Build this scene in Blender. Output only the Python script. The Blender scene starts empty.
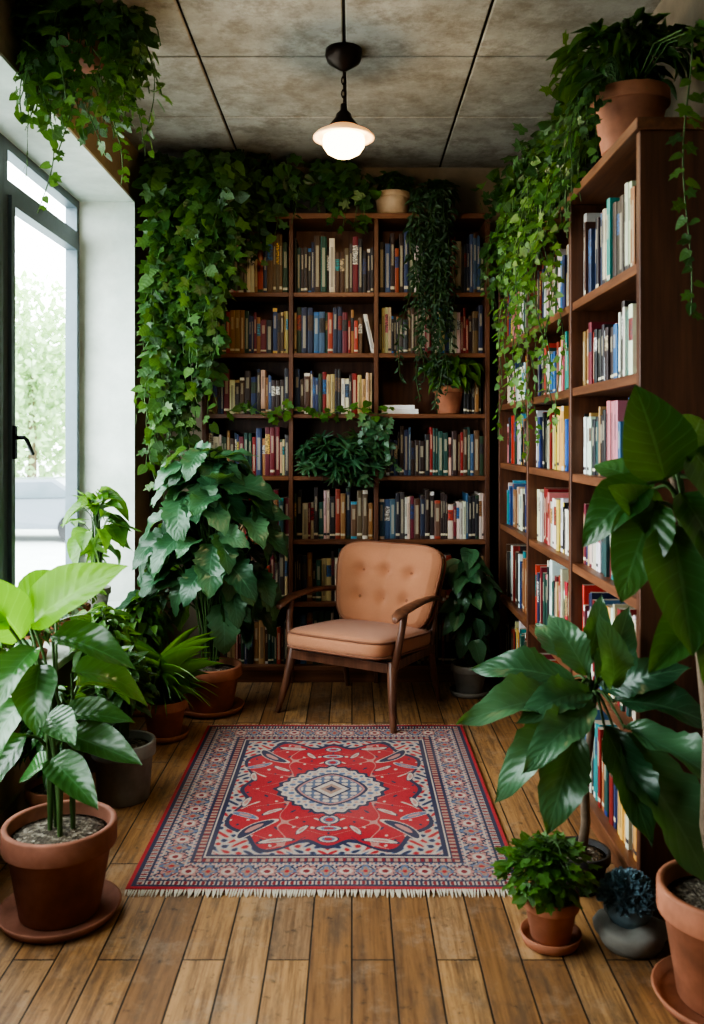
import bpy, math, random
import numpy as np
from mathutils import Vector
R = random.Random(7)
rng = np.random.default_rng(5)
scene = bpy.context.scene
pi = math.pi

# ------------------------------------------------------------------ helpers
def V(*a): return np.array(a, dtype=float)
def nrm(v):
    v = np.asarray(v, float); l = np.linalg.norm(v)
    return v / l if l > 1e-9 else V(0, 0, 1)

class MB:
    def __init__(s):
        s.v = []; s.f = []; s.uv = []; s.m = []; s.sm = []; s.c = []; s.n = 0
    def add(s, verts, faces, uv=None, mat=0, smooth=True, col=None):
        verts = np.asarray(verts, float)
        s.v.append(verts)
        s.uv.append(np.zeros((len(verts), 2)) if uv is None else np.asarray(uv, float))
        n = s.n
        for i, f in enumerate(faces):
            s.f.append([k + n for k in f]); s.m.append(mat); s.sm.append(smooth)
            s.c.append(col[i] if col is not None else (1, 1, 1, 0))
        s.n += len(verts)
    def tube(s, pts, radii, seg=6, mat=0, caps=True, flat=1.0):
        pts = [np.asarray(p, float) for p in pts]
        if np.isscalar(radii): radii = [radii] * len(pts)
        V_ = []; prev = None
        for i, p in enumerate(pts):
            t = nrm(pts[min(i + 1, len(pts) - 1)] - pts[max(i - 1, 0)])
            if prev is None:
                a = V(0, 0, 1) if abs(t[2]) < .9 else V(1, 0, 0)
                u = nrm(np.cross(t, a))
            else:
                u = nrm(prev - t * np.dot(prev, t))
            prev = u; w = np.cross(t, u)
            for k in range(seg):
                a = 2 * pi * k / seg
                V_.append(p + radii[i] * (math.cos(a) * u + math.sin(a) * w * flat))
        F = []
        for i in range(len(pts) - 1):
            for k in range(seg):
                k2 = (k + 1) % seg
                F.append([i * seg + k, i * seg + k2, (i + 1) * seg + k2, (i + 1) * seg + k])
        if caps:
            F.append(list(range(seg))[::-1]); F.append([(len(pts) - 1) * seg + k for k in range(seg)])
        s.add(V_, F, mat=mat)
    def lathe(s, prof, c, seg=36, mat=0, smooth=True):
        c = np.asarray(c, float); V_ = []; F = []
        for r, z in prof:
            for k in range(seg):
                a = 2 * pi * k / seg
                V_.append(c + V(r * math.cos(a), r * math.sin(a), z))
        for i in range(len(prof) - 1):
            for k in range(seg):
                k2 = (k + 1) % seg
                F.append([i * seg + k, i * seg + k2, (i + 1) * seg + k2, (i + 1) * seg + k])
        if prof[0][0] > 1e-4: F.append(list(range(seg))[::-1])
        if prof[-1][0] > 1e-4: F.append([(len(prof) - 1) * seg + k for k in range(seg)])
        s.add(V_, F, mat=mat, smooth=smooth)
    def box(s, lo, hi, mat=0):
        x0, y0, z0 = lo; x1, y1, z1 = hi
        P = [(x0, y0, z0), (x1, y0, z0), (x1, y1, z0), (x0, y1, z0), (x0, y0, z1), (x1, y0, z1), (x1, y1, z1), (x0, y1, z1)]
        F = [[0, 3, 2, 1], [4, 5, 6, 7], [0, 1, 5, 4], [1, 2, 6, 5], [2, 3, 7, 6], [3, 0, 4, 7]]
        s.add(P, F, mat=mat, smooth=False)
    def leaf(s, T, p, d, n, L, W=None, mat=0):
        v, f, uv = T
        y = nrm(d); x = np.cross(y, n)
        if np.linalg.norm(x) < 1e-4: x = np.cross(y, V(.3, .8, .5))
        x = nrm(x); z = np.cross(x, y)
        W = L if W is None else W
        P = np.asarray(p) + np.outer(v[:, 0] * W, x) + np.outer(v[:, 1] * L, y) + np.outer(v[:, 2] * L, z)
        s.add(P, f, uv, mat)
    def clampx(s, xmin=None, xmax=None):
        for a in s.v:
            if xmin is not None:
                b = a[:, 0] < xmin; a[b, 0] = xmin + (xmin - a[b, 0]) * .15
            if xmax is not None:
                b = a[:, 0] > xmax; a[b, 0] = xmax - (a[b, 0] - xmax) * .15
    def clampz(s, zmax):
        for a in s.v:
            b = a[:, 2] > zmax; a[b, 2] = zmax - (a[b, 2] - zmax) * .2
    def obj(s, name, mats, color=False):
        me = bpy.data.meshes.new(name)
        vv = np.concatenate(s.v); uv = np.concatenate(s.uv)
        me.from_pydata(vv.tolist(), [], s.f)
        for m in mats: me.materials.append(m)
        me.polygons.foreach_set('material_index', s.m)
        me.polygons.foreach_set('use_smooth', s.sm)
        li = np.zeros(len(me.loops), dtype=np.int32); me.loops.foreach_get('vertex_index', li)
        ul = me.uv_layers.new(name='UVMap'); ul.data.foreach_set('uv', uv[li].ravel())
        if color:
            ca = me.color_attributes.new('Col', 'FLOAT_COLOR', 'CORNER')
            ls = np.zeros(len(me.polygons), dtype=np.int32); me.polygons.foreach_get('loop_total', ls)
            ca.data.foreach_set('color', np.repeat(np.array(s.c, float), ls, axis=0).ravel())
        me.update()
        o = bpy.data.objects.new(name, me); scene.collection.objects.link(o)
        return o

def bevel(o, w=.004, seg=2):
    m = o.modifiers.new('bev', 'BEVEL'); m.width = w; m.segments = seg; m.limit_method = 'ANGLE'
    return o

# ------------------------------------------------------------------ materials
class NT:
    def __init__(s, name):
        s.mat = bpy.data.materials.new(name); s.mat.use_nodes = True
        s.t = s.mat.node_tree; s.t.nodes.clear()
        s.out = s.t.nodes.new('ShaderNodeOutputMaterial')
    def n(s, typ, props=None, **ins):
        nd = s.t.nodes.new(typ)
        for k, v in (props or {}).items(): setattr(nd, k, v)
        for k, v in ins.items():
            k2 = int(k[1:]) if k[0] == 'i' and k[1:].isdigit() else k.replace('_', ' ')
            s.set(nd.inputs[k2], v)
        return nd
    def set(s, inp, v):
        if isinstance(v, bpy.types.NodeSocket): s.t.links.new(v, inp)
        elif isinstance(v, bpy.types.Node): s.t.links.new(v.outputs[0], inp)
        else:
            if hasattr(inp.default_value, '__len__') and len(inp.default_value) == 4 and len(v) == 3: v = (*v, 1)
            inp.default_value = v
    def math(s, op, a, b=0, clamp=False):
        return s.n('ShaderNodeMath', {'operation': op, 'use_clamp': clamp}, i0=a, i1=b).outputs[0]
    def mix(s, f, a, b, mode='MIX'):
        nd = s.t.nodes.new('ShaderNodeMix'); nd.data_type = 'RGBA'; nd.blend_type = mode
        s.set(nd.inputs[0], f); s.set(nd.inputs[6], a); s.set(nd.inputs[7], b)
        return nd.outputs[2]
    def ramp(s, f, stops):
        nd = s.t.nodes.new('ShaderNodeValToRGB'); s.set(nd.inputs[0], f)
        e = nd.color_ramp.elements
        while len(e) < len(stops): e.new(.5)
        for i, (p, c) in enumerate(stops):
            e[i].position = p; e[i].color = (*c, 1) if len(c) == 3 else c
        return nd.outputs[0]
    def noise(s, vec=None, scale=5, detail=4, rough=.55):
        nd = s.n('ShaderNodeTexNoise', Scale=scale, Detail=detail, Roughness=rough)
        if vec is not None: s.set(nd.inputs['Vector'], vec)
        return nd.outputs[0]
    def bump(s, h, strength=.3, dist=.01):
        return s.n('ShaderNodeBump', Height=h, Strength=strength, Distance=dist).outputs[0]
    def pr(s, color, rough=.5, **k):
        b = s.n('ShaderNodeBsdfPrincipled', Base_Color=color, Roughness=rough, **k); return b
    def fin(s, sh):
        s.t.links.new(sh.outputs[0] if isinstance(sh, bpy.types.Node) else sh, s.out.inputs[0]); return s.mat
    def obj(s):
        return s.n('ShaderNodeTexCoord').outputs['Object']

def m_plain(name, c, rough=.5, metallic=0, nscale=20, var=.15, bump=.0):
    t = NT(name); co = t.obj(); nz = t.noise(co, nscale)
    col = t.mix(nz, tuple(x * (1 - var) for x in c), tuple(min(1, x * (1 + var)) for x in c))
    b = t.pr(col, rough, Metallic=metallic)
    if bump: t.set(b.inputs['Normal'], t.bump(nz, bump, .005))
    return t.fin(b)

def m_leaf(name, dark, mid, light, rough=.38, vein=.35, freq=60, transl=.22, spec=.5):
    t = NT(name)
    rnd = t.n('ShaderNodeNewGeometry').outputs['Random Per Island']
    col = t.ramp(rnd, [(0, dark), (.55, mid), (1, light)])
    uv = t.n('ShaderNodeTexCoord').outputs['UV']
    sp = t.n('ShaderNodeSeparateXYZ', i0=uv)
    c = t.math('ABSOLUTE', t.math('SUBTRACT', sp.outputs[0], .5))
    mid_ = t.math('LESS_THAN', c, .022)
    sv = t.math('SINE', t.math('MULTIPLY', t.math('SUBTRACT', sp.outputs[1], t.math('MULTIPLY', c, .55)), freq))
    side = t.math('MULTIPLY', t.math('GREATER_THAN', sv, .93), .5)
    f = t.math('MULTIPLY', t.math('MAXIMUM', mid_, side), vein)
    lightc = tuple(min(1, x * 1.8 + .06) for x in mid)
    col = t.mix(f, col, lightc)
    nz = t.noise(t.obj(), 14, 3)
    col = t.mix(t.math('MULTIPLY', nz, .45), col, tuple(x * .5 for x in dark))
    b = t.pr(col, rough); b.inputs['Specular IOR Level'].default_value = spec
    t.set(b.inputs['Normal'], t.bump(sv, .16, .003))
    tr = t.n('ShaderNodeBsdfTranslucent', Color=t.mix(.5, col, (.35, .6, .06)))
    ms = t.n('ShaderNodeMixShader', i0=transl, i1=b, i2=tr)
    return t.fin(ms)

L_dark = m_leaf('leaf_dark', (.012, .045, .014), (.025, .085, .025), (.05, .14, .035))
L_ivy = m_leaf('leaf_ivy', (.018, .055, .014), (.045, .12, .028), (.11, .22, .05), .38, .3, 30)
L_lite = m_leaf('leaf_light', (.04, .12, .02), (.09, .22, .035), (.18, .34, .06), .4, .3, 40, .35)
L_big = m_leaf('leaf_big', (.02, .075, .018), (.037, .125, .032), (.07, .19, .048), .27, .5, 55, .2, .6)
L_grey = m_leaf('leaf_greygreen', (.028, .09, .042), (.055, .15, .07), (.105, .22, .105), .30, .5, 60, .2, .6)
L_bright = m_leaf('leaf_bright', (.12, .32, .015), (.19, .45, .02), (.26, .54, .04), .35, .4, 55, .5)  # backlight on the upper lily leaves is put into this brighter colour
L_feath = m_leaf('leaf_feathery', (.014, .04, .02), (.025, .07, .03), (.045, .105, .045), .5, .1, 30)
L_blue = m_leaf('leaf_blue', (.13, .22, .27), (.19, .30, .36), (.28, .40, .47), .6, .1, 10, .05)
L_red = m_leaf('leaf_reddish', (.05, .09, .03), (.1, .14, .05), (.28, .12, .08), .5, .2, 30)
stemM = m_plain('stem_green', (.06, .12, .03), .6)
barkM = m_plain('stem_bark', (.17, .12, .08), .85, nscale=60, var=.4, bump=.4)

def m_terra(name, c=(.36, .145, .08)):
    t = NT(name); co = t.obj()
    nz = t.noise(co, 9, 6); n2 = t.noise(co, 60, 3)
    col = t.ramp(nz, [(.25, tuple(x * .6 for x in c)), (.5, c), (.75, tuple(min(1, x * 1.35 + .02) for x in c))])
    b = t.pr(col, .75); t.set(b.inputs['Normal'], t.bump(n2, .15, .004)); return t.fin(b)
terra = m_terra('terracotta', (.40, .16, .088)); terraD = m_terra('terracotta_dark', (.27, .105, .062))
greypot = m_terra('grey_stoneware', (.24, .225, .20)); stoneM = m_terra('grey_stone', (.28, .28, .25))
creampot = m_terra('cream_wicker', (.5, .36, .24)); blackpot = m_terra('dark_pot', (.035, .03, .028))
def m_soil():
    t = NT('soil'); co = t.obj()
    vo = t.n('ShaderNodeTexVoronoi', Vector=co, Scale=110)
    col = t.ramp(t.n('ShaderNodeSeparateColor', i0=vo.outputs['Color']).outputs[0], [(0, (.05, .037, .025)), (.6, (.14, .11, .08)), (1, (.38, .33, .26))])
    b = t.pr(col, .95); t.set(b.inputs['Normal'], t.bump(vo.outputs['Distance'], .8, .01)); return t.fin(b)
soil = m_soil()

def m_wood(name, c1, c2, axis='Z', rough=.45, scale=1.0):
    t = NT(name); sp = t.n('ShaderNodeSeparateXYZ', i0=t.obj())
    k = {'X': (2, 30, 30), 'Y': (30, 2, 30), 'Z': (30, 30, 2)}[axis]
    cm = t.n('ShaderNodeCombineXYZ', i0=t.math('MULTIPLY', sp.outputs[0], k[0] * scale), i1=t.math('MULTIPLY', sp.outputs[1], k[1] * scale), i2=t.math('MULTIPLY', sp.outputs[2], k[2] * scale))
    nz = t.noise(cm.outputs[0], 1.2, 6, .6)
    col = t.ramp(nz, [(.3, c1), (.7, c2)])
    b = t.pr(col, rough); t.set(b.inputs['Normal'], t.bump(nz, .12, .003)); return t.fin(b)
shelfM = m_wood('shelf_wood', (.095, .036, .018), (.25, .105, .050), 'Y', .42)
shelfX = m_wood('shelf_wood_x', (.10, .039, .020), (.24, .10, .049), 'X', .42)
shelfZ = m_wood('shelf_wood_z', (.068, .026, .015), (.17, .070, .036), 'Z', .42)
chairW = m_wood('walnut', (.08, .033, .019), (.20, .088, .05), 'Z', .35)

def m_floor():
    t = NT('floor_planks'); sp = t.n('ShaderNodeSeparateXYZ', i0=t.obj())
    x, y = sp.outputs[0], sp.outputs[1]
    v = t.n('ShaderNodeCombineXYZ', i0=y, i1=x).outputs[0]
    br = t.n('ShaderNodeTexBrick', {'offset': .37, 'offset_frequency': 2}, Vector=v, Color1=(0, 0, 0), Color2=(1, 1, 1), Mortar=(.5, .5, .5), Scale=1,
             Mortar_Size=.0026, Mortar_Smooth=.4, Bias=0.0, Brick_Width=1.35, Row_Height=.106)
    g = t.n('ShaderNodeCombineXYZ', i0=t.math('MULTIPLY', x, 60), i1=t.math('MULTIPLY', y, 2.6), i2=t.math('MULTIPLY', br.outputs[0], 9)).outputs[0]
    nz = t.noise(g, 1, 9, .74)
    base = t.ramp(br.outputs[0], [(0, (.24, .12, .05)), (.35, (.36, .19, .078)), (.7, (.44, .25, .108)), (1, (.31, .185, .098))])
    col = t.mix(t.ramp(nz, [(.36, (.85, .85, .85)), (.56, (0, 0, 0))]), base, (.125, .06, .027))
    wear = t.noise(t.n('ShaderNodeCombineXYZ', i0=t.math('MULTIPLY', x, 4), i1=y, i2=t.math('MULTIPLY', br.outputs[0], 5)).outputs[0], 3.0, 8, .78)
    col = t.mix(t.ramp(wear, [(.50, (0, 0, 0)), (.64, (.65, .65, .65))]), col, (.105, .070, .046))
    sc = t.noise(t.obj(), 22, 5, .75)
    col = t.mix(t.ramp(sc, [(.58, (0, 0, 0)), (.68, (.75, .75, .75))]), col, (.055, .036, .023))
    lt = t.noise(t.obj(), 5, 7, .8)
    col = t.mix(t.ramp(lt, [(.52, (0, 0, 0)), (.68, (.4, .4, .4))]), col, (.42, .33, .24))
    col = t.mix(br.outputs[1], col, (.012, .008, .005))
    b = t.pr(col, t.math('ADD', t.math('MULTIPLY', wear, .4), .34))
    h = t.math('SUBTRACT', t.math('MULTIPLY', nz, .3), br.outputs[1])
    t.set(b.inputs['Normal'], t.bump(h, .6, .004)); return t.fin(b)
floorM = m_floor()

def m_plaster(name, c1, c2, sc=2.5, bump=.3):
    t = NT(name); co = t.obj(); a = t.noise(co, sc, 8, .65); b2 = t.noise(co, 35, 4)
    col = t.ramp(a, [(.3, c1), (.68, c2)])
    b = t.pr(col, .85); t.set(b.inputs['Normal'], t.bump(t.math('ADD', a, t.math('MULTIPLY', b2, .3)), bump, .02)); return t.fin(b)
wallM = m_plaster('wall_plaster', (.22, .165, .10), (.38, .29, .19))
wallLt = m_plaster('reveal_plaster', (.54, .59, .53), (.76, .80, .74), 4, .15)
wallDk = m_plaster('wall_plaster_dark', (.20, .16, .115), (.33, .27, .20))

def m_ceiling():
    t = NT('ceiling_concrete'); co = t.obj()
    a = t.noise(co, 1.4, 10, .75); b2 = t.noise(co, 6, 8, .78)
    col = t.ramp(a, [(.3, (.18, .165, .14)), (.45, (.29, .275, .24)), (.58, (.39, .375, .335)), (.75, (.47, .455, .41))])
    col = t.mix(t.ramp(b2, [(.46, (0, 0, 0)), (.62, (.7, .7, .7))]), col, (.17, .145, .11))
    b = t.pr(col, .85); t.set(b.inputs['Normal'], t.bump(b2, .4, .02)); return t.fin(b)
ceilM = m_ceiling()
jointM = m_plain('joint_dark', (.02, .018, .015), .9)
frameM = m_plain('window_aluminium', (.13, .165, .185), .4, .3)
blackM = m_plain('black_metal', (.015, .015, .016), .4, .6)
def m_glass():
    t = NT('window_glass'); lw = t.n('ShaderNodeLayerWeight', Blend=.3)
    f = t.math('MULTIPLY', t.math('POWER', lw.outputs['Facing'], 5), .12)
    ms = t.n('ShaderNodeMixShader', i0=f, i1=t.n('ShaderNodeBsdfTransparent', Color=(.97, .99, .98)), i2=t.n('ShaderNodeBsdfGlossy', Color=(1, 1, 1), Roughness=.02))
    return t.fin(ms)
glassM = m_glass()

# ------------------------------------------------------------------ room shell
XL, XR, YB, YF, ZC = -1.15, 1.09, 5.0, -1.2, 2.85
XO = -1.505
XW = -1.47; SILL = .45; HEAD = 2.57; WY0, WY1 = .98, 4.66
m = MB(); m.box((XO, YF - .1, -.1), (XR + .1, YB + .1, 0)); m.obj('floor', [floorM])
m = MB(); m.box((XO, YF - .1, ZC + .012), (XR + .1, YB + .1, ZC + .12), 1)
gx = [XO, -.62, -.03, .50, XR + .1]; gy = [YF - .1, -.6, .1, .8, 1.5, 2.2, 2.9, 3.56, 4.22, YB + .1]
for i in range(4):
    for j in range(9):
        g = .0055
        m.box((gx[i] + g, gy[j] + g, ZC - .001 * ((i * 3 + j) % 3)), (gx[i + 1] - g, gy[j + 1] - g, ZC + .03), 0)
bevel(m.obj('ceiling', [ceilM, jointM]), .004, 1)
m = MB(); m.box((XO, YB, 0), (XR + .1, YB + .1, ZC)); m.obj('wall_back', [wallDk])
m = MB(); m.box((XR, YF, 0), (XR + .1, YB, ZC)); m.obj('wall_right', [wallDk])
m = MB(); m.box((XO, YF - .1, 0), (XR + .1, YF, ZC)); m.obj('wall_front', [wallM])
m = MB()
m.box((XO, YF, 0), (XL, YB, SILL - .03), 0)
m.box((XO, YF, HEAD), (XL, YB, ZC), 0)
m.box((XO, WY1, SILL - .03), (XL, YB, HEAD), 0)
m.box((XO, YF, SILL - .03), (XL, WY0, HEAD), 0)  # unseen solid stretch, extended to cut window light on the foreground
# white lining of the window niche
m.box((XW + .03, WY0, HEAD - .012), (XL - .001, WY1, HEAD), 1)
m.box((XW + .03, WY1 - .012, SILL), (XL + .002, WY1, HEAD - .012), 1)
m.box((XW + .03, WY0, SILL), (XL, WY0 + .012, HEAD - .012), 1)
m.obj('wall_left', [wallM, wallLt])
m = MB(); m.box((XW - .02, WY0, SILL - .03), (XL + .03, WY1 - .014, SILL + .001)); bevel(m.obj('trim_1', [wallLt]), .006)
m = MB(); m.box((XL, YF, 0), (XL + .015, YB, .09)); m.obj('baseboard_left', [wallDk])

# windows
ys = [1.0, 1.9, 2.78, 3.64, 4.645]
for i in range(4):
    y0, y1 = ys[i] + .001, ys[i + 1] - .001
    m = MB(); z0, z1 = SILL + .003, HEAD - .014; zt = 2.36; w = .04; xa, xb = XW - .03, XW + .03
    m.box((xa, y0, z0), (xb, y0 + w, z1)); m.box((xa, y1 - w, z0), (xb, y1, z1))
    m.box((xa, y0 + w, z0), (xb, y1 - w, z0 + w)); m.box((xa, y0 + w, z1 - w), (xb, y1 - w, z1)); m.box((xa, y0 + w, zt - .03), (xb, y1 - w, zt + .03))
    # sash
    a, b = y0 + w + .004, y1 - w - .004; q = .040; xs, xe = XW - .012, XW + .045
    for (p0, p1) in (((a, z0 + w + .004), (b, zt - .034)),):
        m.box((xs, a, p0[1]), (xe, a + q, p1[1])); m.box((xs, b - q, p0[1]), (xe, b, p1[1]))
        m.box((xs, a + q, p0[1]), (xe, b - q, p0[1] + q)); m.box((xs, a + q, p1[1] - q), (xe, b - q, p1[1]))
    m.add([(XW, y0 + w, z0 + w), (XW, y1 - w, z0 + w), (XW, y1 - w, z1 - w), (XW, y0 + w, z1 - w)], [[0, 1, 2, 3]], mat=1, smooth=False)
    # handle
    m.box((xe, a + .008, 1.22), (xe + .012, a + .032, 1.36), 2)
    m.tube([(xe + .01, a + .02, 1.31), (xe + .045, a + .02, 1.31), (xe + .052, a + .03, 1.30), (xe + .052, a + .10, 1.24)], .009, 8, 2)
    m.obj('window_%d' % (i + 1), [frameM, glassM, blackM])

# ------------------------------------------------------------------ leaf templates
def tmpl(n=8, cols=4, p=.8, q=.8, fold=.12, bend=.6, wave=0., lobes=0, lob=0., asp=1.):
    vs = []; uv = []; fs = []; y = 0; z = 0; pr_ = 0
    for i in range(n + 1):
        t = i / n
        if i:
            ph = bend * (t - .5 / n); y += math.cos(ph) / n; z -= math.sin(ph) / n
        w = .5 * max(0.02, math.sin(pi * min(1, max(0, t)) ** p)) ** q if 0 < i < n else .012
        if lobes: w *= 1 - lob * (0.5 + .5 * math.cos(2 * pi * lobes * t))
        for k in range(cols + 1):
            c = 2 * k / cols - 1
            dy = -.10 * abs(c) * math.sin(pi * t) if lobes == 0 else (-.02 * abs(c))
            vs.append((c * w, y + dy * .5, z + fold * abs(c) * w * 2 + wave * c * c * math.sin(t * 13 + (1 if c > 0 else 0))))
            uv.append((k / cols, t))
    for i in range(n):
        for k in range(cols):
            a = i * (cols + 1) + k; fs.append([a, a + 1, a + cols + 2, a + cols + 1])
    return np.array(vs), fs, np.array(uv)
def ivy_t(pts):
    half = pts; out = [(0, 0)] + half + [(0, 1)] + [(-x, y) for x, y in half[::-1]]
    vs = [(0, .38, -.06)] + [(x, y, -.25 * x * x - .12 * y * y + .03) for x, y in out]
    k = len(out); fs = [[0, i + 1, (i + 1) % k + 1] for i in range(k)]
    uv = [(.5 + v[0] * .5, v[1]) for v in vs]
    return np.array(vs), fs, np.array(uv)
IVY = ivy_t([(.22, -.14), (.5, .06), (.3, .3), (.5, .62), (.2, .64)])
IVY2 = ivy_t([(.28, -.1), (.44, .15), (.40, .42), (.22, .75)])
PALM = ivy_t([(.2, -.25), (.35, -.3), (.16, .02), (.55, -.05), (.62, .02), (.2, .2), (.62, .45), (.6, .55), (.16, .42), (.3, .85), (.27, .92), (.08, .55)])
OV = [tmpl(9, 4, .8, .8, .14, b, w) for b, w in ((.5, .02), (.9, .03), (1.3, .025), (.2, .015))]
OVs = [tmpl(5, 2, .8, .8, .2, b) for b in (.4, .8, 1.2)]
OBO = [tmpl(18, 4, .95, .95, .12, b, .05, 8, .13) for b in (.5, .9, 1.3)]
LOB = [tmpl(20, 4, .66, .72, .10, b, .04, 6, .24) for b in (.6, 1.0, 1.4)]
STR = [tmpl(9, 2, .35, .5, .4, b) for b in (1.0, 1.7, 2.4)]
NAR = [tmpl(3, 2, .8, .8, .2, b) for b in (.3, .8)]

def rv(s=1.0): return rng.normal(size=3) * s
def curve(a, b, sag=.1, n=6, up=True):
    a = np.asarray(a, float); b = np.asarray(b, float); P = []
    for i in range(n + 1):
        t = i / n; q = a + (b - a) * t
        lat = V(b[0] - a[0], b[1] - a[1], 0)
        P.append(q - lat * sag * math.sin(pi * t) + V(0, 0, sag * .3 * math.sin(pi * t)))
    return P

def pot(m, c, r, h, mats=(0, 1), saucer=True, rb=.7, rim=True):
    z0 = .018 if saucer else 0
    x, y, z = c
    if saucer:
        m.lathe([(r * .80, 0), (r * .98, .004), (r * 1.08, .028), (r * 1.04, .03), (r * .95, .012), (.001, .012)], c, 36, mats[0])
    b = z0 - .005 if saucer else 0
    H = h
    prof = [(.001, b), (r * rb - .004, b), (r * rb, b + .004), (r * .90, H * .76), (r * .92, H * .76 + .001)]
    prof += [(r * .99, H * .765), (r * 1.0, H * .78), (r, H * .985), (r * .985, H), (r * .90, H), (r * .885, H * .98), (r * .86, H * .85)] if rim else [(r * .99, H * .985), (r * .97, H), (r * .9, H), (r * .88, H * .9)]
    m.lathe(prof + [(r * .84, H * .84)], c, 40, mats[0])
    m.lathe([(r * .88, H * .86), (r * .5, H * .89), (.001, H * .9)], c, 24, mats[1])

def bush(m, cen, rad, n, T, Lr, root, leafmat, stemmat, droop=.6, asp=.55, upb=.0, petiole=.0025, rmin=.35, facing=None, trunkz=None, noY=None):
    cen = np.asarray(cen, float); rad = np.asarray(rad, float); root = np.asarray(root, float)
    for i in range(n):
        d = nrm(rv()); d[2] = d[2] + upb; d = nrm(d)
        r = rmin + (1 - rmin) * rng.random() ** .5
        L = rng.uniform(*Lr)
        hd = nrm(V(d[0], d[1], 0)) if abs(d[0]) + abs(d[1]) > .01 else V(1, 0, 0)
        ax = nrm(hd * 1.0 + V(0, 0, d[2] * .6 - droop * rng.uniform(.4, 1.5)) + rv(.25))
        base = cen + d * rad * r - ax * L * .4
        nn = nrm(d * .7 + V(0, 0, .8) + rv(.25) + (np.asarray(facing) if facing is not None else 0))
        if noY is not None and (base + ax * L)[1] > noY:
            base[1] -= (base + ax * L)[1] - noY
        tz = root[2] + (base[2] - root[2]) * rng.uniform(.0, .5)
        rt = V(root[0] + (cen[0] - root[0]) * .3 + rng.normal() * rad[0] * .07, root[1] + rng.normal() * rad[1] * .07, tz if trunkz is None else min(tz, trunkz))
        if petiole: m.tube(curve(rt, base, .18, 5), [petiole * 1.4] * 3 + [petiole] * 3, 5, stemmat, False)
        m.leaf(T[R.randrange(len(T))], base, ax, nn, L, L * asp * rng.uniform(.85, 1.15), leafmat)

def strand(m, p, out, length, T, Lr, spacing, leafmat, stemmat, face, asp=.9, wig=.02, outd=.06, r=.0022, lim=None, spread=.6, topz=0.0, drift=.06):
    p = np.asarray(p, float); out = np.asarray(out, float); face = np.asarray(face, float)
    n = max(4, int(length / .03)); pts = []; ph = rng.random() * 6; ph2 = rng.random() * 6
    dx = rng.normal() * drift
    for i in range(n + 1):
        s = i / n * length
        o = outd * (1 - math.exp(-s / .05))
        z = -max(0, s - .03) + topz * math.sin(min(pi, s / .06))
        q = p + out * o + V(math.sin(s * 9 + ph) * wig + dx * s, math.sin(s * 7 + ph2) * wig * .5, z)
        pts.append(q)
    m.tube(pts, r, 4, stemmat, False)
    s = 0.0
    while s < length:
        f = s / length * n; i = min(n - 1, int(f)); q = pts[i] + (pts[i + 1] - pts[i]) * (f - i)
        L = rng.uniform(*Lr) * (1 - .35 * s / length)
        lat = np.cross(nrm(face), V(0, 0, 1)) * rng.choice([-1, 1]) * rng.uniform(.2, 1.1)
        ax = nrm(lat + V(0, 0, -.6) + rv(.25) + nrm(face) * .25)
        nn = nrm(nrm(face) + V(0, 0, .45) + rv(spread * .6))
        b = q + ax * L * .25 + nrm(face) * rng.uniform(0, .02)
        m.leaf(T[R.randrange(len(T))], b, ax, nn, L, L * asp * rng.uniform(.9, 1.1), leafmat)
        s += spacing * rng.uniform(.6, 1.4)

def explicit(m, root, leaves, T, leafmat, stemmat, pr_=.004, sag=.2, mats=None, wk=1.0):
    for k, (b, t, w, n) in enumerate(leaves):
        b = np.array(b, float); t = np.array(t, float)
        rt = root[k % len(root)] if isinstance(root, list) else root
        m.tube(curve(rt, b, sag, 8), [pr_ * 1.5] * 3 + [pr_ * 1.2] * 3 + [pr_] * 3, 6, stemmat, False)
        d = t - b; L = np.linalg.norm(d) * 1.08
        # counter the template's downward bend
        m.leaf(T[k % len(T)], b, nrm(nrm(d) + np.array(n) * .22), n, L, w * wk, leafmat if mats is None else mats[k])

# ------------------------------------------------------------------ shelves + books
BX = [-.79, -.326, .13, .725]; BF = 4.70; BBk = 4.98; th = .024
BZ = [.09, .43, .765, 1.107, 1.44, 1.765, 2.09]; BT = 2.48
m = MB()
for i, x in enumerate(BX):
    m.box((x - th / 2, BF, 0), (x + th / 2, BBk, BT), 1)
for i in range(3):
    for z in BZ: m.box((BX[i] + th / 2, BF + .006, z - th), (BX[i + 1] - th / 2, BBk, z), 0)
m.box((BX[0] - .02, BF - .012, BT), (BX[-1] + .02, BBk, BT + .03), 0)
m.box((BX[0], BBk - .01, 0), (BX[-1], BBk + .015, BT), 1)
m.box((BX[0], BF + .02, 0), (BX[-1], BF + .035, .066), 0)
bevel(m.obj('bookshelf', [shelfX, shelfZ]), .002, 1)
RXF, RXB = .78, 1.06; RY = [2.385, 3.155, 3.925, 4.68]; RZ = [.09, .48, .86, 1.18, 1.485, 1.79]; RT = 2.14
m = MB(); t2 = .03
for y in RY: m.box((RXF, y - (0 if y == RY[0] else t2 / 2), 0), (RXB, y + (t2 if y == RY[0] else t2 / 2), RT), 1)
for i in range(3):
    for z in RZ: m.box((RXF + .006, RY[i] + (t2 if i == 0 else t2 / 2), z - t2), (RXB, RY[i + 1] - t2 / 2, z), 0)
m.box((RXF - .012, RY[0] - .012, RT), (RXB, RY[-1] + .015, RT + .032), 0)
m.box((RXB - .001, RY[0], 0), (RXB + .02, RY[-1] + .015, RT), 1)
m.box((RXF + .02, RY[0] + t2, 0), (RXF + .035, RY[-1], .06), 0)
bevel(m.obj('bookshelf.001', [shelfM, shelfZ]), .002, 1)

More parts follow.
